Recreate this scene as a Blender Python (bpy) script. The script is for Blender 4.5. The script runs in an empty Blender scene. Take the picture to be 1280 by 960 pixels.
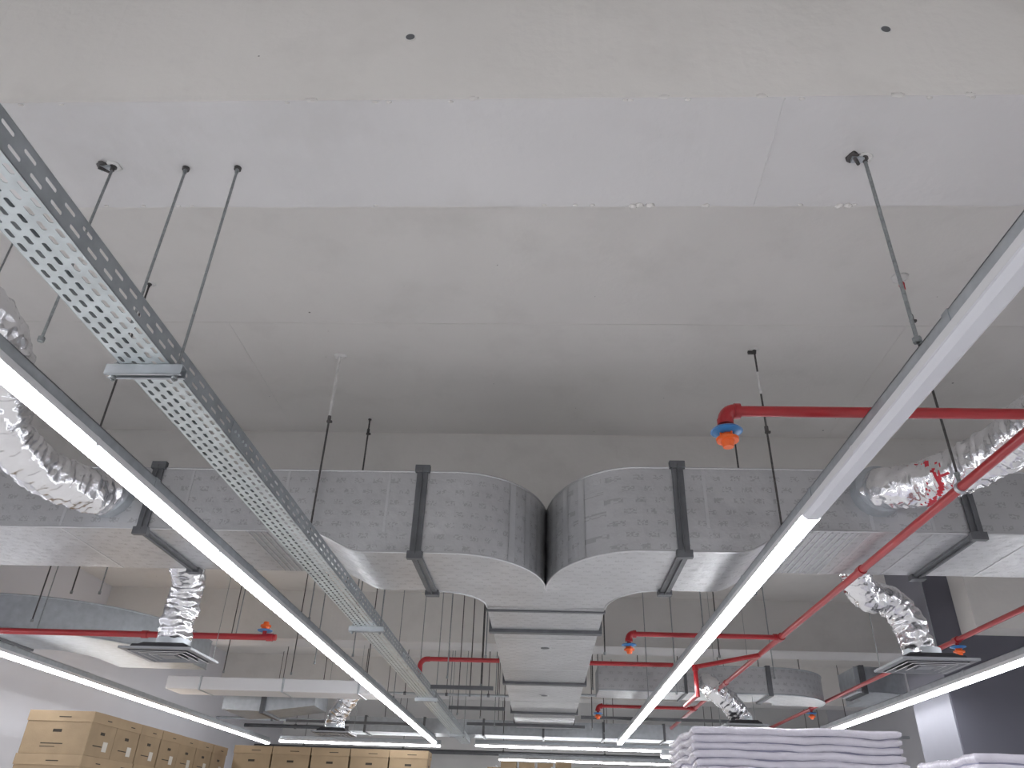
import bpy, math, random
from mathutils import Vector, Matrix, noise
random.seed(7)
ZC=1.6      # camera height; geometry is written relative to eye level, lifted at the end
F_PX=948.0
# ------------------------------------------------------------------ materials
def mk(name,col,metal=0.0,rough=0.5,var=0.0,vscale=3.0,bump=0.0,bscale=40.0,emit=None,es=0.0,spec=None,coat=0.0,bd=.01):
    m=bpy.data.materials.new(name); m.use_nodes=True
    nt=m.node_tree; N=nt.nodes; L=nt.links
    p=N['Principled BSDF']
    p.inputs['Base Color'].default_value=(*col,1); p.inputs['Metallic'].default_value=metal
    p.inputs['Roughness'].default_value=rough
    if spec is not None: p.inputs['Specular IOR Level'].default_value=spec
    if coat: p.inputs['Coat Weight'].default_value=coat
    tc=N.new('ShaderNodeTexCoord')
    if var>0:
        n=N.new('ShaderNodeTexNoise'); n.inputs['Scale'].default_value=vscale; n.inputs['Detail'].default_value=6
        L.new(tc.outputs['Object'],n.inputs['Vector'])
        r=N.new('ShaderNodeValToRGB')
        r.color_ramp.elements[0].position=0.3; r.color_ramp.elements[1].position=0.7
        r.color_ramp.elements[0].color=(*[c*(1-var) for c in col],1)
        r.color_ramp.elements[1].color=(*[min(1,c*(1+var)) for c in col],1)
        L.new(n.outputs['Fac'],r.inputs['Fac']); L.new(r.outputs['Color'],p.inputs['Base Color'])
    if bump>0:
        n2=N.new('ShaderNodeTexNoise'); n2.inputs['Scale'].default_value=bscale; n2.inputs['Detail'].default_value=4
        L.new(tc.outputs['Object'],n2.inputs['Vector'])
        b=N.new('ShaderNodeBump'); b.inputs['Strength'].default_value=bump; b.inputs['Distance'].default_value=bd
        L.new(n2.outputs['Fac'],b.inputs['Height']); L.new(b.outputs['Normal'],p.inputs['Normal'])
    if emit:
        p.inputs['Emission Color'].default_value=(*emit,1); p.inputs['Emission Strength'].default_value=es
    return m
def mix_dark(m,col,facsock,amount=1.0):
    """mix dark colour over the current base colour"""
    nt=m.node_tree; N=nt.nodes; L=nt.links; p=N['Principled BSDF']
    mx=N.new('ShaderNodeMix'); mx.data_type='RGBA'
    inp=p.inputs['Base Color']
    if inp.is_linked: L.new(inp.links[0].from_socket,mx.inputs[6])
    else: mx.inputs[6].default_value=inp.default_value[:]
    mx.inputs[7].default_value=(*col,1)
    ml=N.new('ShaderNodeMath'); ml.operation='MULTIPLY'; ml.inputs[1].default_value=amount
    L.new(facsock,ml.inputs[0]); L.new(ml.outputs[0],mx.inputs[0])
    L.new(mx.outputs[2],inp)
def math_n(m,op,a,b=None):
    N=m.node_tree.nodes; L=m.node_tree.links
    x=N.new('ShaderNodeMath'); x.operation=op
    for i,v in enumerate((a,b)):
        if v is None: continue
        if isinstance(v,(int,float)): x.inputs[i].default_value=v
        else: L.new(v,x.inputs[i])
    return x.outputs[0]
def tcoord(m):
    return [n for n in m.node_tree.nodes if n.type=='TEX_COORD'][0].outputs['Object']

M={}
def pits(m,scale,thr,keep,amt):
    N=m.node_tree.nodes; L=m.node_tree.links
    v=N.new('ShaderNodeTexVoronoi'); v.inputs['Scale'].default_value=scale; L.new(tcoord(m),v.inputs['Vector'])
    sep=N.new('ShaderNodeSeparateColor'); L.new(v.outputs['Color'],sep.inputs[0])
    a=math_n(m,'LESS_THAN',v.outputs['Distance'],thr); b=math_n(m,'LESS_THAN',sep.outputs[0],keep)
    mix_dark(m,(.06,.055,.05),math_n(m,'MULTIPLY',a,b),amt)
def stains(m,amt):
    N=m.node_tree.nodes; L=m.node_tree.links
    n=N.new('ShaderNodeTexNoise'); n.inputs['Scale'].default_value=2.2; n.inputs['Detail'].default_value=5; n.inputs['Roughness'].default_value=.6
    L.new(tcoord(m),n.inputs['Vector'])
    r=N.new('ShaderNodeMapRange'); r.inputs[1].default_value=.52; r.inputs[2].default_value=.75; L.new(n.outputs['Fac'],r.inputs[0])
    mix_dark(m,(.43,.41,.385),r.outputs[0],amt)
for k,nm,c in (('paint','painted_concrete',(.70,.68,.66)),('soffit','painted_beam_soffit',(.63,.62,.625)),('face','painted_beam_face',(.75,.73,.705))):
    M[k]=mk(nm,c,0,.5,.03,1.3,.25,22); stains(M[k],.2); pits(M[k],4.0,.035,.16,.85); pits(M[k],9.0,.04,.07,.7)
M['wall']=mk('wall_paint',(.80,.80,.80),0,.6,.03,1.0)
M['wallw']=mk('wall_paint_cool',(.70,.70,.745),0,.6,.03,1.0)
M['darkwall']=mk('dark_grey_paint',(.11,.11,.135),0,.6,.05,2)
M['greywall']=mk('column_side_grey',(.20,.20,.235),0,.6,.05,2)
M['floor']=mk('epoxy_floor',(.76,.75,.74),0,.35,.05,.8)
# foil faced insulation with small printed marks
m=M['foil']=mk('foil_insulation',(.51,.515,.53),.5,.34,.08,2.2,.55,9,bd=.018)
N=m.node_tree.nodes; L=m.node_tree.links
geo=N.new('ShaderNodeNewGeometry'); sn=N.new('ShaderNodeSeparateXYZ'); L.new(geo.outputs['Normal'],sn.inputs[0])
so=N.new('ShaderNodeSeparateXYZ'); L.new(tcoord(m),so.inputs[0])
nz=math_n(m,'GREATER_THAN',math_n(m,'ABSOLUTE',sn.outputs[2]),.6); inz=math_n(m,'SUBTRACT',1.0,nz)
U_=math_n(m,'ADD',so.outputs[0],math_n(m,'MULTIPLY',inz,so.outputs[1]))
V_=math_n(m,'ADD',math_n(m,'MULTIPLY',inz,so.outputs[2]),math_n(m,'MULTIPLY',nz,so.outputs[1]))
P_=.135
row=math_n(m,'FLOOR',math_n(m,'DIVIDE',V_,P_*.62))
Us=math_n(m,'ADD',U_,math_n(m,'MULTIPLY',row,P_*.5+.003))
fu=math_n(m,'FRACT',math_n(m,'DIVIDE',Us,P_)); fv=math_n(m,'FRACT',math_n(m,'DIVIDE',V_,P_*.62))
mask=math_n(m,'MULTIPLY',math_n(m,'LESS_THAN',fu,.52),math_n(m,'LESS_THAN',fv,.46))
cb=N.new('ShaderNodeCombineXYZ')
L.new(math_n(m,'FLOOR',math_n(m,'DIVIDE',Us,.0098)),cb.inputs[0]); L.new(math_n(m,'FLOOR',math_n(m,'DIVIDE',V_,.0078)),cb.inputs[1])
wn=N.new('ShaderNodeTexWhiteNoise'); wn.noise_dimensions='2D'; L.new(cb.outputs[0],wn.inputs['Vector'])
mark=math_n(m,'MULTIPLY',mask,math_n(m,'GREATER_THAN',wn.outputs['Value'],.5))
mix_dark(m,(.25,.25,.26),mark,.42)
M['foilb']=mk('shiny_foil_tape',(.57,.575,.59),.6,.32,.05,5,.3,20)
M['flex']=mk('crumpled_aluminium_foil',(.80,.80,.82),.96,.22,.05,8,.4,12,bd=.03)
m=M['galv']=mk('galvanised_steel',(.46,.49,.52),.6,.42,.10,14)
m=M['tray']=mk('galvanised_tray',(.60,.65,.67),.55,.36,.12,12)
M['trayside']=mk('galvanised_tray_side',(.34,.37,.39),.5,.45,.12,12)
M['flange']=mk('flange_steel',(.125,.13,.14),.3,.5,.15,10)
M['rod']=mk('threaded_rod_zinc',(.30,.32,.325),.6,.42,.2,60,.5,300)
M['rodd']=mk('threaded_rod_dark',(.09,.085,.085),.4,.5,.3,50)
M['rodw']=mk('rod_painted',(.66,.65,.64),.1,.6,.1,30)
M['red']=mk('red_enamel_pipe',(.36,.012,.018),0,.32,.08,6,coat=.3)
M['redpaint']=mk('red_spray',(.55,.03,.05),.1,.5)
M['blue']=mk('blue_plastic',(.04,.20,.48),0,.35)
M['orange']=mk('orange_cap',(.85,.14,.02),0,.4)
M['led']=mk('led_diffuser',(.9,.9,.9),0,.4,emit=(.965,.975,1.0),es=27)
M['ledoff']=mk('led_diffuser_unlit',(.74,.75,.80),0,.3)
M['white']=mk('white_enamel',(.72,.72,.74),0,.4)
M['diff']=mk('diffuser_grey',(.30,.31,.33),.2,.45)
M['diffd']=mk('diffuser_dark',(.03,.03,.035),0,.6)
M['card']=mk('kraft_cardboard',(.36,.265,.165),0,.8,.08,5,.1,60)
M['cardl']=mk('kraft_cardboard_lid',(.40,.295,.185),0,.8,.06,5)
M['ink_hole']=mk('print_and_hole_dark',(.05,.04,.03),0,.8)  # print, and the painted-in dark of the hand holes
M['label']=mk('paper_label',(.65,.62,.56),0,.7)
M['wrap']=mk('plastic_wrapped_white',(.70,.68,.77),0,.22,.06,9,.8,30,coat=.5)
M['gapshade']=mk('painted_gap_shade',(.26,.26,.36),0,.5)  # darker colour standing in for shade between the layers
M['wood']=mk('pallet_wood',(.42,.30,.18),0,.8,.15,8)
M['plaster']=mk('white_plaster_spot',(.74,.73,.72),0,.7,.05,20,.5,60)

# ------------------------------------------------------------------ mesh builder
class B:
    def __init__(s): s.v=[];s.f=[];s.m=[];s.s=[]; s.used=[]
    def mi(s,k):
        if k not in s.used: s.used.append(k)
        return s.used.index(k)
    def add(s,vs,fs,mat,smooth=False):
        o=len(s.v); s.v+= [tuple(p) for p in vs]; i=s.mi(mat)
        for f in fs: s.f.append(tuple(o+a for a in f)); s.m.append(i); s.s.append(smooth)
    def box(s,x0,x1,y0,y1,z0,z1,mat,mtx=None):
        vs=[Vector(p) for p in [(x0,y0,z0),(x1,y0,z0),(x1,y1,z0),(x0,y1,z0),(x0,y0,z1),(x1,y0,z1),(x1,y1,z1),(x0,y1,z1)]]
        if mtx: vs=[mtx@p for p in vs]
        s.add(vs,[(0,3,2,1),(4,5,6,7),(0,1,5,4),(1,2,6,5),(2,3,7,6),(3,0,4,7)],mat)
    def cyl(s,a,b,r,mat,n=12,r2=None,cap=True):
        a=Vector(a);b=Vector(b); r2=r if r2 is None else r2
        d=(b-a).normalized(); u=d.orthogonal().normalized(); w=d.cross(u)
        vs=[];fs=[]
        for i in range(n):
            t=2*math.pi*i/n; e=u*math.cos(t)+w*math.sin(t)
            vs+= [a+e*r,b+e*r2]
        for i in range(n):
            j=(i+1)%n; fs.append((2*i,2*j,2*j+1,2*i+1))
        s.add(vs,fs,mat,True)
        if cap:
            s.add([vs[2*i] for i in range(n)],[tuple(reversed(range(n)))],mat)
            s.add([vs[2*i+1] for i in range(n)],[tuple(range(n))],mat)
    def tube(s,pts,rad,mat,n=16,cap=False):
        pts=[Vector(p) for p in pts]; k=len(pts)
        t=[(pts[min(i+1,k-1)]-pts[max(i-1,0)]).normalized() for i in range(k)]
        u=t[0].orthogonal().normalized(); vs=[]
        for i in range(k):
            u=(u-t[i]*u.dot(t[i])).normalized(); w=t[i].cross(u)
            for j in range(n):
                a=2*math.pi*j/n
                r=rad(i,a,pts[i]) if callable(rad) else rad
                vs.append(pts[i]+(u*math.cos(a)+w*math.sin(a))*r)
        fs=[(i*n+j,i*n+(j+1)%n,(i+1)*n+(j+1)%n,(i+1)*n+j) for i in range(k-1) for j in range(n)]
        s.add(vs,fs,mat,True)
        if cap:
            s.add(vs[:n],[tuple(reversed(range(n)))],mat); s.add(vs[-n:],[tuple(range(n))],mat)
    def loft(s,outer,inner,zb,zt,mat,smooth=False,ends=True):
        n=len(outer); vs=[]
        for i in range(n):
            o=outer[i];q=inner[i]
            vs+=[(o[0],o[1],zb[i]),(o[0],o[1],zt[i]),(q[0],q[1],zt[i]),(q[0],q[1],zb[i])]
        for side in range(4):
            fs=[(4*i+side,4*(i+1)+side,4*(i+1)+(side+1)%4,4*i+(side+1)%4) for i in range(n-1)]
            # separate vertices per side keep crisp long edges with smooth shading
            s.add(vs,fs,mat,smooth)
        if ends: s.add(vs,[(0,1,2,3),(4*n-1,4*n-2,4*n-3,4*n-4)],mat)
    def obj(s,name,parent=None,bevel=0,solid=0):
        me=bpy.data.meshes.new(name); me.from_pydata(s.v,[],s.f)
        for k in s.used: me.materials.append(M[k])
        me.polygons.foreach_set('material_index',s.m); me.polygons.foreach_set('use_smooth',s.s)
        me.validate(); me.update()
        o=bpy.data.objects.new(name,me); bpy.context.collection.objects.link(o)
        if bevel:
            md=o.modifiers.new('bevel','BEVEL'); md.width=bevel; md.segments=2; md.limit_method='ANGLE'
        if solid:
            md=o.modifiers.new('solid','SOLIDIFY'); md.thickness=solid
        if parent: o.parent=parent
        return o
def empty(name):
    e=bpy.data.objects.new(name,None); bpy.context.collection.objects.link(e); return e
def spline(P,step=.02):
    P=[Vector(p) for p in P]; P=[2*P[0]-P[1]]+P+[2*P[-1]-P[-2]]; out=[]
    for i in range(1,len(P)-2):
        a,b,c,d=P[i-1],P[i],P[i+1],P[i+2]; n=max(2,int((c-b).length/step))
        for k in range(n):
            t=k/n; out.append(.5*((2*b)+(c-a)*t+(2*a-5*b+4*c-d)*t*t+(3*b-a-3*c+d)*t**3))
    out.append(P[-2]); return out

# ------------------------------------------------------------------ room shell
H0,H1=2.5,3.25; FL=-1.6
XL,XR,YN,YF=-7.0,7.5,-7.0,22.0
b=B(); b.box(XL-.2,XR+.2,YN-.2,YF+.2,H1,H1+.2,'paint')
# formwork joints left proud of the slab
b.box(XL,XR,4.597,4.603,H1-.003,H1,'paint')
b.box(.0,.005,2.6,6.4,H1-.0025,H1,'paint')
for x in (-2.4,2.6): b.box(x,x+.005,4.6,6.4,H1-.0025,H1,'paint')
b.obj('ceiling')
b=B(); b.box(XL-.2,XR+.2,YN-.2,YF+.2,FL-.2,FL,'floor'); b.obj('floor')
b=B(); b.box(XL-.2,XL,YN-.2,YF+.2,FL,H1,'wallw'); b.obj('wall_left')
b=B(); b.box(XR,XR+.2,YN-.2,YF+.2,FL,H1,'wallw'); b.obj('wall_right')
b=B(); b.box(XL,XR,YF,YF+.2,FL,H1,'wall'); b.obj('wall_back')
b=B(); b.box(XL,XR,YN-.2,YN,FL,H1,'wall'); b.obj('wall_front')
def blob(b,x,y,z,sx,sy,sz,mat='plaster'):
    n,mn=10,6; vs=[];fs=[]
    for i in range(mn+1):
        th=math.pi*i/mn
        for j in range(n):
            ph=2*math.pi*j/n
            d=Vector((math.sin(th)*math.cos(ph),math.sin(th)*math.sin(ph),math.cos(th)))
            k=1+.45*noise.noise(d*2+Vector((x*9,y*7,z*5)))
            vs.append((x+d.x*sx*k,y+d.y*sy*k,z+d.z*sz*k))
    for i in range(mn):
        for j in range(n):
            fs.append((i*n+j,(i+1)*n+j,(i+1)*n+(j+1)%n,i*n+(j+1)%n))
    b.add(vs,fs,mat,True)
def beam(y0,y1,detail=False):
    b=B(); z0=H0
    # cast soffit with slightly wavy arrises
    xs=[XL+i*(XR-XL)/290 for i in range(291)]
    vs=[]
    for x in xs:
        w=.006*noise.noise(Vector((x*2.1,y0,0)))+.004*noise.noise(Vector((x*9,y0,3)))
        w2=.006*noise.noise(Vector((x*2.1,y1,5)))+.004*noise.noise(Vector((x*9,y1,8)))
        vs+=[(x,y0,H1),(x,y0+w,z0+.5*w),(x,y1+w2,z0+.5*w2),(x,y1,H1)]
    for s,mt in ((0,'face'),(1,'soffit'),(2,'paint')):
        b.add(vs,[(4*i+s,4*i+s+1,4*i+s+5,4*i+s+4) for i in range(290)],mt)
    if detail:
        for x in (.45,.83,1.35,1.62,-.95,-.3,2.1): blob(b,x,y0,z0+.004,.02+.012*random.random(),.006,.012,'paint')
        for x in (.42,.39,.72,1.32,1.36,.47): blob(b,x,y1-.02*random.random(),z0,.02,.015,.010,'paint')
        for i in range(30): blob(b,random.uniform(-2.5,2.5),random.choice((y0+.01,y1-.01)),z0,.012,.006,.006,'paint')
        # formwork joint crossing the soffit
        M4=Matrix.Translation((.93,2.3,z0))@Matrix.Rotation(math.radians(-2),4,'Z')
        b.box(-.0025,.0025,-.29,.29,-.004,.002,'soffit',M4)
        for (x,z) in ((-.59,2.896),(1.39,2.91)):
            b.cyl((x,y0-.002,z),(x,y0+.01,z),.024,'plaster',20)
            b.cyl((x,y0-.003,z),(x,y0+.01,z),.019,'flange',20)  # dark disc standing in for the shade inside a hole
    return b.obj('ceiling_beam')
beam(2.0,2.6,True); beam(6.4,7.0); beam(12.0,12.6); beam(17.2,17.8)

# column, right
b=B()
b.box(4.5,5.6,9.15,10.1,FL,H1,'darkwall')
b.box(4.49,4.5,9.16,10.1,FL,H1,'greywall')  # left face in a lighter grey than the front
b.obj('concrete_column',bevel=.006)
b=B(); b.box(4.80,XR,8.8,9.15,2.13,H1,'paint'); b.obj('ceiling_beam')

# ------------------------------------------------------------------ main air duct
duct=empty('air_duct')
ZT=2.27; CX=.01
def branch(sgn):
    yn=5.1 if sgn<0 else 4.97; yf=6.06 if sgn<0 else 5.92
    zr=1.80 if sgn<0 else 1.82; zb0=1.66
    far=-XL-.02 if sgn<0 else XR-.03
    b=B()
    b.loft([(CX+sgn*far,yn),(CX+sgn*1.70,yn)],[(CX+sgn*far,yf),(CX+sgn*1.70,yf)],[zr,zr],[ZT,ZT],'foil')
    po=[];pz=[]
    xa,xb=1.70,1.28
    for i in range(13):
        t=i/12; po.append(xa+(xb-xa)*t); pz.append(zr+(zb0-zr)*(.5-.5*math.cos(math.pi*t)))
    b.loft([(CX+sgn*p,yn) for p in po],[(CX+sgn*p,yf) for p in po],pz,[ZT]*13,'foil',smooth=True)
    b.loft([(CX+sgn*1.28,yn),(CX+sgn*.66,yn)],[(CX+sgn*1.28,yf),(CX+sgn*.88,yf)],[zb0]*2,[ZT]*2,'foil')
    # elbow
    o=[];q=[]
    n=20
    for i in range(n+1):
        t=i/n*math.pi/2
        o.append((CX+sgn*.66*(1-math.sin(t)), yn+(5.98-yn)*(1-math.cos(t))))
        q.append((CX+sgn*(.88-.38*math.sin(t)), yf+(6.5-yf)*(1-math.cos(t))))
    o.append((CX,6.5)); q.append((CX+sgn*.5,6.52))
    b.loft(o,q,[zb0]*len(o),[ZT]*len(o),'foil',smooth=True)
    b.obj('branch_left' if sgn<0 else 'branch_right',duct)
    # folded seams along elbow rims
    b=B()
    for z in (zb0,ZT): b.tube([(p[0],p[1],z) for p in o[:-1]],.008,'foilb',6)
    b.tube([(p[0],p[1],zb0) for p in q],.008,'foilb',6)
    b.cyl((CX+sgn*1.7,yn,zr),(CX+sgn*far,yn,zr),.007,'foilb',6)
    b.tube([(CX+sgn*p,yn,z) for p,z in zip(po,pz)],.007,'foilb',6)
    b.cyl((CX+sgn*1.28,yn,zb0),(CX+sgn*.66,yn,zb0),.007,'foilb',6)
    b.cyl((CX+sgn*.66,yn,ZT),(CX+sgn*far,yn,ZT),.007,'foilb',6)
    for X in ((-2.62,-3.5,-1.9,-1.15) if sgn<0 else (1.1,2.2,3.3,2.6)):
        b.box(X,X+.02,yn-.003,yn,zr+.01,ZT-.01,'foilb')
        if abs(X)>1.7: b.box(X,X+.02,yn,yf,zr-.003,zr,'foilb')
    # overlapped foil strips on the elbow heel
    for t0 in (.42,.56,.70,.84):
        k=int(t0*n); a=o[k]; c=o[min(k+1,n)]
        b.add([(a[0]-sgn*.002,a[1]-.003,zb0+.01),(c[0]-sgn*.002,c[1]-.003,zb0+.01),(c[0]-sgn*.002,c[1]-.003,ZT-.01),(a[0]-sgn*.002,a[1]-.003,ZT-.01)],[(0,1,2,3)],'foilb')
    b.obj('seams',duct)
    b=B()
    # flange rings
    for X,z0 in ((sgn*.90+ (0 if sgn<0 else .03),zb0),(sgn*2.88,zr)):
        w=.04; y0=yn-.02;y1=yf+.02;a=z0-.02;c=ZT+.02
        if abs(X)<1: y1=yf+.03
        b.box(X-w,X+w,y0,yn,a,c,'flange'); b.box(X-w,X+w,yf,y1,a,c,'flange')
        b.box(X-w,X+w,y0,y1,a,z0,'flange'); b.box(X-w,X+w,y0,y1,ZT,c,'flange')
        b.box(X-.004,X+.004,y0-.015,y0,a,c,'flange'); b.box(X-.004,X+.004,y0,y1,a-.015,a,'flange')
        for zz in (a,c): b.box(X-w-.015,X+w+.015,y0-.012,y0+.03,zz-.03,zz+.025,'flange')
        b.box(X-w-.015,X+w+.015,y1-.06,y1+.01,a-.02,a+.02,'flange')
    b.obj('flanges',duct,bevel=.003)
    # pleated canvas connector under the duct
    b=B()
    s0=1.76
    for i in range(9):
        X=sgn*(s0+.045*i); b.box(X-.006,X+.006,yn+.02,yf-.02,zr-.008,zr,'foilb')
    b.obj('connector_pleats',duct)
branch(-1); branch(1)
b=B(); b.box(CX-.5,CX+.5,6.5,15.0,1.66,ZT,'foil'); b.obj('trunk',duct)
b=B()
for Y,w,dz in ((6.62,.02,.012),(7.35,.04,.03),(10.2,.05,.03),(12.9,.05,.03),(14.4,.04,.03)):
    e=.03 if w>.02 else .012
    x0,x1,z0,z1=CX-.5,CX+.5,1.66,ZT
    b.box(x0-e,x1+e,Y-w,Y+w,z0-dz,z0,'flange'); b.box(x0-e,x1+e,Y-w,Y+w,z1,z1+.02,'flange')
    b.box(x0-e,x0,Y-w,Y+w,z0,z1,'flange'); b.box(x1,x1+e,Y-w,Y+w,z0,z1,'flange')
b.obj('trunk_flanges',duct,bevel=.003)
b=B()
for Y in (8.1,11.2): 
    b.cyl((CX,Y,1.655),(CX,Y,1.66),.07,'foilb',24); b.cyl((CX,Y,1.652),(CX,Y,1.656),.045,'flange',24)
for Y in (7.7,9.3,11.8): b.box(CX-.5,CX+.5,Y,Y+.05,1.657,1.66,'foilb')
b.obj('trunk_ports',duct)

# ------------------------------------------------------------------ other ducts
def elbow_duct(name,xa,xe,y0,y1,z0,z1,R,mat,sgn,yend,taper=0):
    """runs along x from xa, turns to +y near xe (outer wall at xe)"""
    w=y1-y0; b=B()
    o=[(xa,y0)];q=[(xa,y1)]
    n=18; cx=xe-sgn*R
    for i in range(n+1):
        t=i/n*math.pi/2
        o.append((cx+sgn*R*math.sin(t),y0+R*(1-math.cos(t))))
        r=R-w
        q.append((cx+sgn*r*math.sin(t),y1+r*(1-math.cos(t))))
    o.append((xe,yend));q.append((xe-sgn*w,yend))
    b.loft(o,q,[z0]*len(o),[z1]*len(o),mat,smooth=True)
    for z in (z0,z1): b.tube([(p[0],p[1],z) for p in o],.01,'galv',6)
    X=cx-sgn*.05
    b.box(X-.03,X+.03,y0-.025,y1+.025,z0-.025,z1+.025,'flange')
    X=(xa+cx)/2
    b.box(X-.02,X+.02,y0-.015,y1+.015,z0-.02,z1+.02,'flange')
    return b.obj(name)
elbow_duct('return_air_duct',-6.97,-4.25,7.75,8.85,1.66,2.0,1.6,'galv',1,9.9)
elbow_duct('return_air_duct',.75,4.0,11.0,11.7,1.72,2.06,.9,'foil',1,11.99)
elbow_duct('return_air_duct',4.05,4.95,10.6,11.2,1.72,2.02,.75,'galv',1,11.9)
b=B(); b.box(-4.95,-2.15,10.4,10.9,1.50,1.66,'white')
for X in (-4.5,-3.4,-2.4): b.box(X-.015,X+.015,10.39,10.91,1.49,1.67,'galv')
b.obj('white_air_duct',bevel=.01)
b=B(); b.loft([(-4.5,11.3),(-3.9,11.25),(-3.2,11.3)],[(-4.5,12.4),(-3.9,11.99),(-3.2,11.99)],[1.38,1.36,1.46],[1.72,1.74,1.8],'galv')
b.box(-3.93,-3.87,11.2,11.99,1.33,1.76,'flange')
b.obj('return_air_duct')
b=B(); b.box(-3.6,3.6,15.2,15.8,1.55,1.8,'galv')
for i in range(-3,4): b.box(i*1.1-.02,i*1.1+.02,15.18,15.82,1.53,1.82,'flange')
b.obj('cross_air_duct')

# ------------------------------------------------------------------ flexible ducts
def flex(P,r,name='flexible_duct',seed=0,cr=1.0,extra=None):
    pts=spline(P,.009); k=len(pts); b=B()
    def rad(i,a,p):
        s=i*.009
        c=Vector((math.cos(a)*1.2,math.sin(a)*1.2,s*9))
        v=1+.022*math.sin(s*2*math.pi/.06+2.2*noise.noise(c*1.3))
        v+=cr*.11*noise.noise(c*.9+Vector((seed,0,0)))+cr*.10*noise.noise(c*2.0+Vector((seed,4,0)))
        # creases of crumpled foil
        v-=cr*.05*(1-abs(noise.noise(c*1.4+Vector((seed,9,2))))*2)**4
        v+=cr*.03*noise.noise(c*4.5)
        return r*v
    b.tube(pts,rad,'flex',56)
    if extra: extra(b)
    return b.obj(name)
def ex_l(b): b.cyl((-3.18,5.1,2.05),(-3.18,5.02,2.05),.175,'galv',28)
flex([(-3.18,5.06,2.03),(-3.22,4.85,1.99),(-3.33,4.6,1.98),(-3.41,4.25,2.06),(-3.36,3.95,2.22),(-3.25,3.68,2.42),(-3.3,3.35,2.55),(-3.6,3.0,2.6),(-4.2,2.7,2.62)],.15,seed=3,extra=ex_l)
def ex_r(b):
    # red spray mark on the foil
    ir=b.mi('redpaint')
    for k,f in enumerate(b.f):
        c=Vector((0,0,0))
        for a in f: c+=Vector(b.v[a])
        c/=len(f)
        if 4.40<c.y<4.72 and c.x<2.75 and c.z<2.19:
            s=(c.x-2.44)+ .25*(c.z-2.05)
            wv=.016+.03*noise.noise(c*13)+.02*noise.noise(c*40)
            if abs(s)<wv or (noise.noise(c*60)>.4 and abs(s)<.055): b.m[k]=ir
    b.cyl((2.27,4.97,2.09),(2.27,4.86,2.09),.165,'galv',28)
flex([(2.27,4.93,2.09),(2.32,4.8,2.07),(2.45,4.68,2.05),(2.64,4.42,2.06),(2.74,4.05,2.08),(2.76,3.6,2.09),(2.9,3.1,2.12),(3.3,2.7,2.15)],.145,seed=9,extra=ex_r)
flex([(-3.04,6.12,2.0),(-3.05,6.22,1.93),(-3.08,6.4,1.80),(-3.1,6.47,1.62),(-3.12,6.48,1.45),(-3.12,6.5,1.27)],.135,seed=14)
flex([(2.46,5.98,2.0),(2.50,6.12,1.90),(2.62,6.3,1.78),(2.82,6.36,1.74),(2.95,6.4,1.60),(2.98,6.4,1.45),(3.02,6.42,1.32)],.125,seed=21,cr=1.3)
flex([(-2.75,11.95,1.95),(-2.8,11.98,1.8),(-2.95,12.05,1.6),(-3.07,12.1,1.4),(-3.07,12.1,1.26)],.14,seed=31)
flex([(2.2,10.98,1.85),(2.25,10.85,1.75),(2.45,10.9,1.6),(2.6,11.0,1.45),(2.62,11.0,1.38)],.14,seed=41)
def diffuser(x,y,z,w):
    b=B(); h=w/2
    def ring(r0,z0,r1,z1,mat):
        vs=[];
        for (r,zz) in((r0,z0),(r1,z1)):
            vs+=[(x-r,y-r,zz),(x+r,y-r,zz),(x+r,y+r,zz),(x-r,y+r,zz)]
        b.add(vs,[(i,(i+1)%4,4+(i+1)%4,4+i) for i in range(4)],mat)
    ring(h,z,h-.05,z,'diff'); ring(h,z,h,z+.018,'diff'); ring(h,z+.018,h-.05,z+.02,'diff')
    r=h-.05
    ring(r,z,r-.02,z+.05,'diffd')
    while r>.08:
        ring(r-.012,z-.008,r-.05,z+.045,'diff'); ring(r-.014,z-.012,r-.004,z-.010,'white'); r-=.06
    b.box(x-r,x+r,y-r,y+r,z-.01,z,'diff')
    # plenum box and neck
    hh=h-.05
    b.add([(x-hh,y-hh,z+.02),(x+hh,y-hh,z+.02),(x+hh,y+hh,z+.02),(x-hh,y+hh,z+.02),(x-.17,y-.17,z+.075),(x+.17,y-.17,z+.075),(x+.17,y+.17,z+.075),(x-.17,y+.17,z+.075)],
          [(0,1,5,4),(1,2,6,5),(2,3,7,6),(3,0,4,7),(4,5,6,7),(0,3,2,1)],'diffd')
    b.cyl((x,y,z+.07),(x,y,z+.13),.14,'galv',28)
    for sx in(-1,1):
        b.cyl((x+sx*(h-.04),y+(h-.04),z+.02),(x+sx*(h-.04),y+(h-.04),H0 if (6.4<y+h-.04<7 or 12<y+h-.04<12.6) else H1),.003,'rod',6)
    b.obj('air_diffuser')
diffuser(-3.12,6.5,1.19,.60); diffuser(3.02,6.42,1.24,.58); diffuser(-3.07,12.1,1.18,.55); diffuser(2.62,11.0,1.30,.55)

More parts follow.
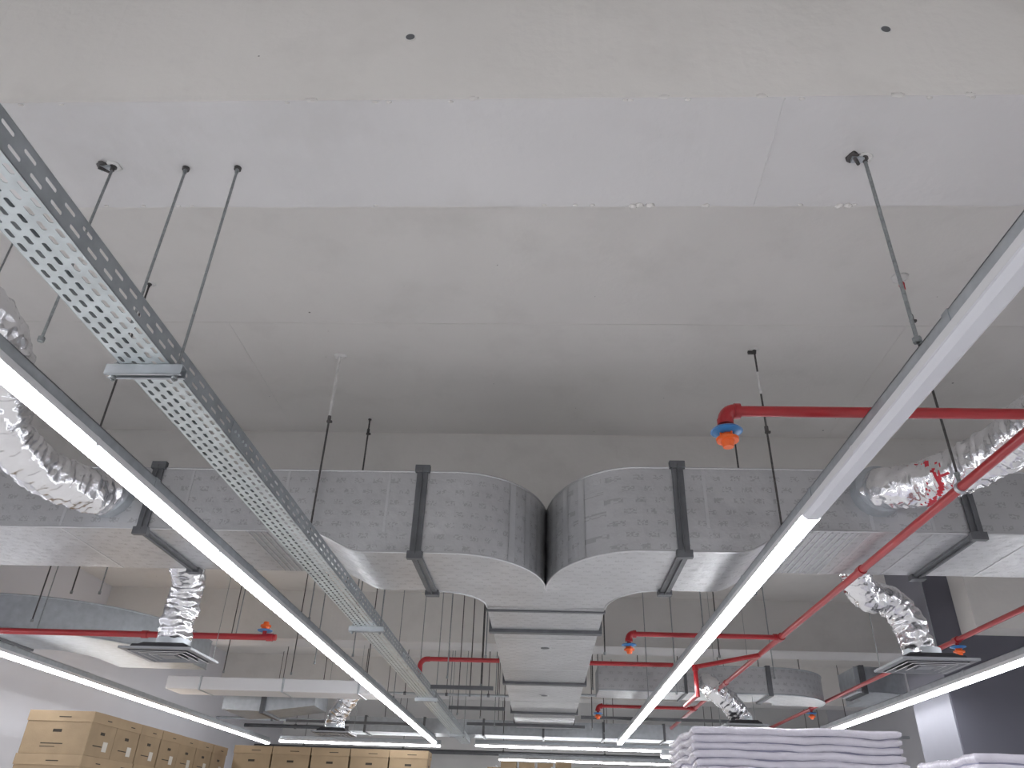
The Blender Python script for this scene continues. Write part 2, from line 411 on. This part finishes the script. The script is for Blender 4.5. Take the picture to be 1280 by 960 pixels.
# ------------------------------------------------------------------ cable tray
tray=empty('cable_tray')
TX0,TX1,TZ=-1.585,-1.395,1.46
def slotplate(b,origin,U,V,nu,nv,pu,pv,su,sv,mat):
    """U along the length; slots su x sv in cells pu x pv, staggered"""
    O=Vector(origin);U=Vector(U);V=Vector(V)
    for j in range(nv):
        off=(j%2)*pu*.5
        for i in range(nu):
            cu=off+(i+.5)*pu; cv=(j+.5)*pv
            a,c=pu/2,pv/2; e,f=su/2,sv/2; k=f*.6
            out=[(-a,-c+0),(-e+k,-c),(e-k,-c),(a,-c),(a,c),(e-k,c),(-e+k,c),(-a,c)]
            inn=[(-e,-f+k),(-e+k,-f),(e-k,-f),(e,-f+k),(e,f-k),(e-k,f),(-e+k,f),(-e,f-k)]
            vs=[O+U*(cu+p[0])+V*(cv+p[1]) for p in out+inn]
            b.add(vs,[(t,(t+1)%8,8+(t+1)%8,8+t) for t in range(8)],mat)
Y0=.6; L_=15.4; pu=.062; nu=int(L_/pu)
b=B(); slotplate(b,(TX0,Y0,TZ),(0,1,0),(1,0,0),nu,5,pu,(TX1-TX0)/5,.039,.0155,'tray'); b.obj('tray_base',tray,solid=.0015)
for nm,X,mt in (('tray_side_right',TX1,'trayside'),('tray_side_left',TX0,'trayside')):
    b=B()
    slotplate(b,(X,Y0,TZ+.012),(0,1,0),(0,0,1),int(L_/.1),2,.1,.038,.055,.013,mt)
    b.add([(X,Y0,TZ),(X,Y0+L_,TZ),(X,Y0+L_,TZ+.012),(X,Y0,TZ+.012)],[(0,1,2,3)],mt)
    b.add([(X,Y0,TZ+.088),(X,Y0+L_,TZ+.088),(X,Y0+L_,TZ+.1),(X,Y0,TZ+.1)],[(0,1,2,3)],mt)
    sg=-1 if X==TX1 else 1
    b.add([(X,Y0,TZ+.1),(X,Y0+L_,TZ+.1),(X+sg*.012,Y0+L_,TZ+.1),(X+sg*.012,Y0,TZ+.1)],[(0,1,2,3)],'tray')
    b.obj(nm,tray,solid=.0015)
b=B()
for Y in (3.05,5.45,7.85,10.3,12.7): # splice plates
    b.box(TX1,TX1+.003,Y-.1,Y+.1,TZ+.01,TZ+.09,'trayside')
    for k in (-.07,-.03,.03,.07): b.cyl((TX1+.003,Y+k,TZ+.05),(TX1+.01,Y+k,TZ+.05),.007,'tray',6)
b.obj('splice_plates',tray)
def trapeze(Y,ztop):
    b=B(); x0,x1=TX0-.05,TX1+.05; z=TZ-.002
    # slotted strut channel, open downwards
    b.box(x0,x1,Y-.02,Y+.02,z-.004,z,'galv'); b.box(x0,x1,Y-.021,Y-.018,z-.04,z,'galv'); b.box(x0,x1,Y+.018,Y+.021,z-.04,z,'galv')
    b.box(x0,x1,Y-.021,Y-.009,z-.042,z-.038,'galv'); b.box(x0,x1,Y+.009,Y+.021,z-.042,z-.038,'galv')
    for X in (TX0-.022,TX1+.022):
        b.cyl((X,Y,z-.06),(X,Y,ztop),.0058,'rod',8)
        b.cyl((X,Y,z-.055),(X,Y,z-.042),.012,'rod',6); b.cyl((X,Y,z),(X,Y,z+.012),.012,'rod',6)
        b.cyl((X,Y,ztop-.012),(X,Y,ztop),.016,'rodd',12); b.cyl((X,Y,ztop-.03),(X,Y,ztop-.012),.009,'rod',6)
    b.obj('trapeze_hanger')
trapeze(2.354,H0); trapeze(6.47,H0); trapeze(10.3,H1); trapeze(14.3,H1)

# ------------------------------------------------------------------ LED strip lights
def led(axis,c,a0,a1,lit0=None,z=1.42,w=.095,seg=1.5):
    root=empty('led_strip_light')
    def put(b,u0,u1,v0,v1,z0,z1,m):
        if axis=='y': b.box(c+v0,c+v1,u0,u1,z0,z1,m)
        else: b.box(u0,u1,c+v0,c+v1,z0,z1,m)
    b=B(); h=.035
    put(b,a0,a1,-h,h,z+.115,z+.119,'galv'); put(b,a0,a1,-h,-h+.003,z+.065,z+.119,'galv'); put(b,a0,a1,h-.003,h,z+.065,z+.119,'galv')
    put(b,a0,a1,-h,-h+.012,z+.062,z+.065,'galv'); put(b,a0,a1,h-.012,h,z+.062,z+.065,'galv')
    u=a0+.6
    while u<a1-.3:
        put(b,u-.02,u+.02,-h-.003,h+.003,z+.062,z+.122,'galv'); u+=1.5
    b.obj('trunking_channel',root)
    b=B(); put(b,a0,a1,-w/2,w/2,z+.028,z+.062,'white')
    u=a0
    while u<a1-.1:
        put(b,u-.012,u+.012,-w/2-.001,w/2+.001,z+.02,z+.064,'white'); u+=seg
    for u in (a0,a1): put(b,u-.01,u+.01,-w/2,w/2,z-.002,z+.066,'white')
    b.obj('batten_housing',root,bevel=.002)
    prof=[(-w/2,.0275),(-w/2,.018),(-w/2+.022,0),(w/2-.022,0),(w/2,.018),(w/2,.0275)]
    def dif(u0,u1,mat,nm):
        b=B(); vs=[]
        for u in (u0,u1):
            for (v,zz) in prof: vs.append((c+v,u,z+zz) if axis=='y' else (u,c+v,z+zz))
        b.add(vs,[(i,i+1,7+i,6+i) for i in range(5)]+[(5,0,6,11)],mat); b.obj(nm,root)
    if lit0 is None: dif(a0,a1,'led','diffuser_lit')
    else: dif(lit0,a1,'led','diffuser_lit'); dif(a0,lit0-.02,'ledoff','diffuser_unlit')
    return root
led('y',-2.06,-6.0,15.7); led('y',1.36,-6.0,14.9,lit0=3.74); led('y',-5.6,-6.0,16.8); led('y',4.2,-6.0,12.6)
led('x',16.3,-5.2,-2.0); led('x',16.0,-1.3,3.2)
led('x',13.6,1.9,4.6,z=1.12); led('x',19,-1.0,3.0)
led('x',-1.6,-1.95,1.25); led('x',-4.4,-1.95,1.25)  # unseen strips behind the camera, added to brighten the near beam face

# ------------------------------------------------------------------ hanger rods
def rod(x,y,z0,z1,mat='rod',r=.0058,anchor=True,nut=None,name='hanger_rod',br=False):
    b=B(); b.cyl((x,y,z0),(x,y,z1),r,mat,8)
    b.cyl((x,y,z0),(x,y,z0+.02),r*2.2,'rod',6)
    if nut:
        b.cyl((x,y,nut),(x,y,nut+.04),r*1.9,mat,6); b.box(x-.014,x+.024,y-.01,y+.01,nut-.014,nut,'rodd')
    if anchor:
        blob(b,x,y,z1-.001,.035,.028,.006,'plaster')
        b.cyl((x,y,z1-.012),(x,y,z1-.004),.016,'rodd',12); b.cyl((x,y,z1-.03),(x,y,z1-.012),.010,'rodd',6)
    if br:
        b.box(x-.055,x-.005,y-.012,y+.012,z1-.022,z1-.004,'galv'); b.cyl((x-.05,y-.02,z1-.03),(x-.02,y+.02,z1-.018),.008,'rodd',8)
        blob(b,x-.045,y,z1-.002,.03,.03,.008,'rodd')
    return b.obj(name)
rod(-1.93,2.34,1.56,H0,br=True); rod(1.33,2.31,1.56,H0,r=.0075,br=True)
rod(-2.06,6.7,1.56,H0); rod(1.36,6.7,1.56,H0); rod(-2.06,11.1,1.56,H1); rod(1.36,10.6,1.56,H1)
rod(-5.6,6.7,1.56,H0); rod(4.2,6.7,1.56,H0)
rod(-1.65,5.05,1.70,H1,'rodd',nut=2.66,r=.0075); rod(-1.62,6.12,1.66,H1,'rodd',nut=3.1,r=.0075)
rod(1.59,4.93,1.72,H1,'rodd',nut=2.55,r=.0075); rod(1.64,5.98,1.66,H1,'rodd',r=.0075)
b=B(); b.cyl((-1.65,5.05,2.70),(-1.65,5.05,H1),.0115,'rodw',8); blob(b,-1.65,5.05,H1-.004,.05,.045,.012); b.obj('painted_rod_sleeve')
b=B(); b.cyl((1.59,4.93,2.86),(1.59,4.93,3.05),.0105,'rodw',8); b.box(1.54,1.60,4.92,4.94,H1-.035,H1-.012,'rodd'); b.obj('painted_rod_sleeve')
rod(-2.79,4.13,1.9,H1,'rodd',r=.0065); rod(-3.42,3.6,2.3,H1,'rod')
rod(2.33,4.04,1.82,H1,'rodd',nut=2.9,r=.0075)
b=B(); b.cyl((2.33,4.04,2.98),(2.33,4.04,H1),.012,'rodw',8); blob(b,2.33,4.04,H1-.004,.05,.05,.012); blob(b,2.33,4.04,3.17,.018,.018,.04,'redpaint'); b.obj('painted_rod_sleeve')
b=B()
for (x,y,z0) in [(-.62,8.4,1.6),(-.62,10.9,1.6),(-.75,9.6,1.5),(.66,8.6,1.7),(.66,10.9,1.7),(-.95,10.4,1.5),(-1.1,9.1,1.5),(-1.2,11.4,1.4),(-.9,11.7,1.4),(-1.55,13.4,1.6),(-2.02,8.3,1.56),
                 (2.0,9.1,1.8),(3.1,10.9,1.9),(-3.7,7.68,2.0),(-4.9,7.7,2.0),(-4.6,7.7,2.0),(-2.62,9.0,1.6),(-3.3,10.35,1.7),(-4.2,10.35,1.7),(-2.3,10.35,1.7),(1.6,9.8,1.5),(-.8,13.5,1.5),(.8,13.6,1.5),(-.7,14.6,1.5),(1.1,15.0,1.6),(-5.9,7.68,1.7),(-5.2,7.68,1.7)]:
    b.cyl((x,y,z0),(x,y,H1),.0075,random.choice(('rod','rodd')),6); b.cyl((x,y,z0),(x,y,z0+.03),.014,'rod',6)
b.obj('hanger_rod_cluster')
b=B()
for (x0,x1,y,z) in ((-1.35,-.6,9.6,1.46),(-1.3,.7,14.0,1.57),(-1.35,-.55,11.6,1.5),(.6,3.2,13.2,1.62),(-4.6,-2.2,14.6,1.6),(-1.3,1.0,17.0,1.7)): b.box(x0,x1,y-.02,y+.02,z,z+.045,'flange')
b.obj('strut_channel')
# conduits running across the far bays
b=B()
for (x0,x1,y,z,r) in ((-6.8,7.3,16.9,1.9,.03),(-6.8,7.3,18.6,1.95,.04),(-6.8,7.3,19.5,1.6,.05),(.55,4.4,12.9,1.93,.02),(-4.6,-.55,13.0,1.9,.02)):
    b.cyl((x0,y,z),(x1,y,z),r,'flange' if r>.03 else 'galv',10)
    for k in range(6):
        X=x0+(x1-x0)*(k+.5)/6; b.cyl((X,y,z),(X,y,H1),.007,'rodd',6); b.cyl((X-.02,y,z),(X+.02,y,z),r*1.35,'flange',10)
b.obj('electrical_conduit')
# steel racking at the far end
b=B()
for X in (-1.0,.2,1.4,2.6,3.8):
    for Y in (18.0,18.6): b.box(X-.03,X+.03,Y-.03,Y+.03,FL,1.25,'galv')
for z in (-1.1,-.3,.5,1.05): b.box(-1.0,3.8,17.97,18.63,z,z+.07,'flange')
for i in range(12):
    X=-.9+i*.39; b.box(X,X+.33,18.05,18.5,1.12,1.12+random.uniform(.12,.24),random.choice(('card','cardl','label')))
b.obj('storage_rack')

# ------------------------------------------------------------------ sprinkler pipework
PZ=1.75
def coupling(b,p,d,r=.036,l=.03):
    p=Vector(p);d=Vector(d).normalized(); b.cyl(p-d*l,p+d*l,r,'red',20)
def head(b,x,y,z,up=False):
    s=1 if up else -1
    b.cyl((x,y,z),(x,y,z+s*.045),.02,'red',14)
    b.cyl((x,y,z+s*.036),(x,y,z+s*.044),.068,'blue',32,r2=.074); b.cyl((x,y,z+s*.044),(x,y,z+s*.058),.066,'blue',32,r2=.036)
    b.cyl((x,y,z+s*.055),(x,y,z+s*.08),.026,'orange',12,r2=.034)
    b.cyl((x,y,z+s*.08),(x,y,z+s*.094),.052,'orange',24,r2=.05); b.cyl((x,y,z+s*.094),(x,y,z+s*.125),.032,'orange',16,r2=.024)
    for k in range(4):
        a=k*math.pi/2+.4; b.cyl((x+.034*math.cos(a),y+.034*math.sin(a),z+s*.05),(x+.034*math.cos(a),y+.034*math.sin(a),z+s*.085),.005,'orange',6)
sp=empty('sprinkler_pipework')
b=B(); b.cyl((2.33,-3,PZ),(2.33,16,PZ),.027,'red',20,cap=True)
for Y in (3.18,7.8,12.7): 
    coupling(b,(2.33,Y,PZ),(0,1,0),.037,.045); coupling(b,(2.28,Y,PZ),(1,0,0),.034,.02)
for Y in (5.6,10.4): coupling(b,(2.33,Y,PZ),(0,1,0),.034,.04)
for Y in (4.04,):
    b.cyl((2.33,Y-.015,PZ),(2.33,Y+.015,PZ),.034,'galv',16); b.cyl((2.33,Y,PZ+.03),(2.33,Y,PZ+.08),.012,'rod',8)
b.obj('main_pipe',sp)
for Y in (3.18,7.8,12.7):
    b=B(); r=.026; R=.05; x=.84
    path=[(2.33,Y,PZ),(x+R+.02,Y,PZ)]+[(x+R-R*math.sin(t),Y,PZ-R*(1-math.cos(t))) for t in [i*math.pi/16 for i in range(9)]]+[(x,Y,PZ-R-.02)]
    b.tube(path,r if Y<5 else .024,'red',18,cap=True)
    el=[(x+R-R*math.sin(t),Y,PZ-R*(1-math.cos(t))) for t in [i*math.pi/16 for i in range(9)]]
    b.tube(el,.034,'red',18,cap=True); coupling(b,(x+R+.01,Y,PZ),(1,0,0),.038,.014); coupling(b,(x,Y,PZ-R-.01),(0,0,1),.038,.014)
    head(b,x,Y,PZ-R-.015); b.obj('branch_pipe',sp)
b=B(); b.cyl((4.0,-3,PZ),(4.0,16,PZ),.024,'red',18)
for Y in (7.75,): coupling(b,(4.0,Y,PZ),(0,1,0),.033,.04); head(b,4.0,Y,PZ-.02)
for Y in (12.4,): coupling(b,(4.0,Y,PZ),(0,1,0),.033,.04); head(b,4.0,Y,PZ-.02)
b.obj('second_main_pipe',sp)
b=B(); b.cyl((XL+.02,7.5,1.57),(-2.6,7.5,1.57),.03,'red',18); coupling(b,(-2.66,7.5,1.57),(1,0,0),.037,.03); head(b,-2.72,7.5,1.59,up=True)
b.cyl((-3.0,7.5,1.57),(-3.0,7.5,H1),.006,'rod',8); coupling(b,(-3.9,7.5,1.57),(1,0,0),.037,.03)
b.cyl((-5.0,7.5,1.57),(-5.0,7.5,H1),.006,'rod',8)
b.obj('left_branch_pipe',sp)
b=B(); b.tube(spline([(-1.45+.0,9.3,1.57),(-1.45,9.3,1.68),(-1.41,9.3,1.735),(-1.34,9.3,1.745)],.01),.03,'red',14,cap=True)
for a,c in ((-1.34,-.52),(.53,1.5)): b.cyl((a,9.3,1.745),(c,9.3,1.745),.026,'red',16)
b.obj('cross_branch_pipe',sp)
b=B(); b.cyl((1.62,8.6,1.30),(1.62,8.6,1.6),.024,'red',14); coupling(b,(1.62,8.6,1.59),(0,0,1),.034,.03)
b.cyl((1.62,8.6,1.6),(2.32,8.6,1.74),.024,'red',14); b.cyl((1.62,8.6,1.32),(1.62,9.4,1.32),.024,'red',14); b.obj('riser_pipe',sp)

# ------------------------------------------------------------------ archive boxes
def boxrow(name,x0,y0,nx,ny,w,d,h,rows,top,face):
    b=B()
    for i in range(nx):
        for j in range(ny):
            for k in range(rows):
                jx,jy=random.uniform(-.008,.008),random.uniform(-.008,.008)
                X=x0+i*w+jx; Y=y0+j*d+jy; Z=top-(k+1)*h
                b.box(X+.012,X+w-.012,Y+.012,Y+d-.012,Z,Z+h-.1,'card')
                b.box(X+.004,X+w-.004,Y+.004,Y+d-.004,Z+h-.11,Z+h-.002,'cardl')
                # hand holes (their shade painted as dark patches) + print on the side facing the room and on the end
                if k<4:
                    cx=X+w/2; cy=Y+d/2; zz=Z+h*.50
                    b.box(cx-.05,cx+.05,Y+.009,Y+.013,zz,zz+.03,'ink_hole')
                    b.box(cx-.15,cx+.10,Y+.010,Y+.013,zz-.12,zz-.11,'ink_hole'); b.box(cx-.15,cx+.02,Y+.010,Y+.013,zz-.15,zz-.143,'ink_hole')
                    b.box(cx-.02,cx+.12,Y+.002,Y+.005,Z+h-.07,Z+h-.06,'ink_hole')
                    XE=X+w
                    b.box(XE-.014,XE-.009,cy-.045,cy+.045,zz,zz+.03,'ink_hole')
                    b.box(XE-.014,XE-.010,cy-.15,cy+.05,zz-.12,zz-.11,'ink_hole'); b.box(XE-.014,XE-.009,cy+.06,cy+.16,zz-.16,zz-.06,'label')
                    b.box(XE-.006,XE-.003,cy+.02,cy+.12,Z+h-.07,Z+h-.06,'ink_hole')
    return b.obj(name)
boxrow('cardboard_box_stack',-5.77,9.0,1,7,.76,.6,.44,6,1.04,'x')
boxrow('cardboard_box_stack',-4.75,12.75,5,1,.60,.45,.4425,6,1.055,'y')
boxrow('cardboard_box_stack',-.9,13.6,1,1,.5,.45,.42,6,.92,'y')

# ------------------------------------------------------------------ wrapped stacks
def wrapped(x0,x1,y0,y1,top,th=.036):
    b=B(); n=int((top-(FL+.15))/th)
    for i in range(n):
        z1=top-i*th; z0=z1-th*.90
        jx=random.uniform(-.008,.008); jy=random.uniform(-.008,.008)
        m=24; vs=[];loop=[]
        def edge(a,bb):
            return [(a[0]+(bb[0]-a[0])*t/m,a[1]+(bb[1]-a[1])*t/m) for t in range(m)]
        c=[(x0+jx,y0+jy),(x1+jx,y0+jy),(x1+jx,y1+jy),(x0+jx,y1+jy)]
        for q in range(4): loop+=edge(c[q],c[(q+1)%4])
        K=len(loop); cx,cy=(x0+x1)/2,(y0+y1)/2
        for (zz,ins) in ((z0,.016),(z0+th*.25,.001),(z1-th*.25,0),(z1,.016)):
            for (px,py) in loop:
                wv=.010*noise.noise(Vector((px*9,py*9,i*.7))); wz=.014*noise.noise(Vector((px*4,py*4,i*.12)))+.006*noise.noise(Vector((px*11,py*11,i*.4)))
                dx=(px-cx)/(x1-x0)*2; dy=(py-cy)/(y1-y0)*2
                vs.append((px-dx*ins+wv,py-dy*ins+wv,zz+wz))
        fs=[(r*K+k,r*K+(k+1)%K,(r+1)*K+(k+1)%K,(r+1)*K+k) for r in range(3) for k in range(K)]
        b.add(vs,fs,'wrap',True)
        b.add(vs[3*K:]+vs[:K],[tuple(range(K)),tuple(reversed(range(K,2*K)))],'wrap')
    b.box(x0+.018,x1-.018,y0+.018,y1-.018,FL+.15,top-.02,'gapshade')  # solid core, coloured dark to deepen the shade in the gaps
    for k in range(3):
        X=x0+.02+k*(x1-x0-.14)/2; b.box(X,X+.1,y0,y1,FL,FL+.11,'wood')
    for k in range(6):
        Y=y0+k*(y1-y0-.1)/5; b.box(x0,x1,Y,Y+.1,FL+.11,FL+.135,'wood')
    return b.obj('shrink_wrapped_stack')
wrapped(.72,1.70,4.0,4.8,.475); wrapped(2.52,3.5,5.0,5.8,.49,th=.06)

# ------------------------------------------------------------------ lift everything to floor = 0
for o in bpy.data.objects:
    if o.parent is None: o.location.z+=ZC

# ------------------------------------------------------------------ camera from vanishing points
Fv=Vector((678-640,1044-480,F_PX)).normalized()
Uv=Vector((697-640,-1115-480,F_PX)); Uv=(Uv-Fv*Uv.dot(Fv)).normalized()
Rv=Fv.cross(Uv)
if Rv.x<0: Rv=-Rv
def w(p): p=Vector(p); return Vector((Rv.dot(p),Fv.dot(p),Uv.dot(p)))
cx,cy,cz=w((1,0,0)),w((0,-1,0)),w((0,0,-1))
cam=bpy.data.cameras.new('camera'); co=bpy.data.objects.new('camera',cam); bpy.context.collection.objects.link(co)
mm=Matrix((cx,cy,cz)).transposed().to_4x4(); mm.translation=Vector((0,0,ZC)); co.matrix_world=mm
cam.sensor_width=36; cam.lens=F_PX/1280*36; cam.clip_start=.01; cam.clip_end=100
sc=bpy.context.scene; sc.camera=co
wd=bpy.data.worlds.new('world'); sc.world=wd; wd.use_nodes=True
wd.node_tree.nodes['Background'].inputs[0].default_value=(.8,.85,.9,1); wd.node_tree.nodes['Background'].inputs[1].default_value=.3
sc.view_settings.view_transform='Standard'
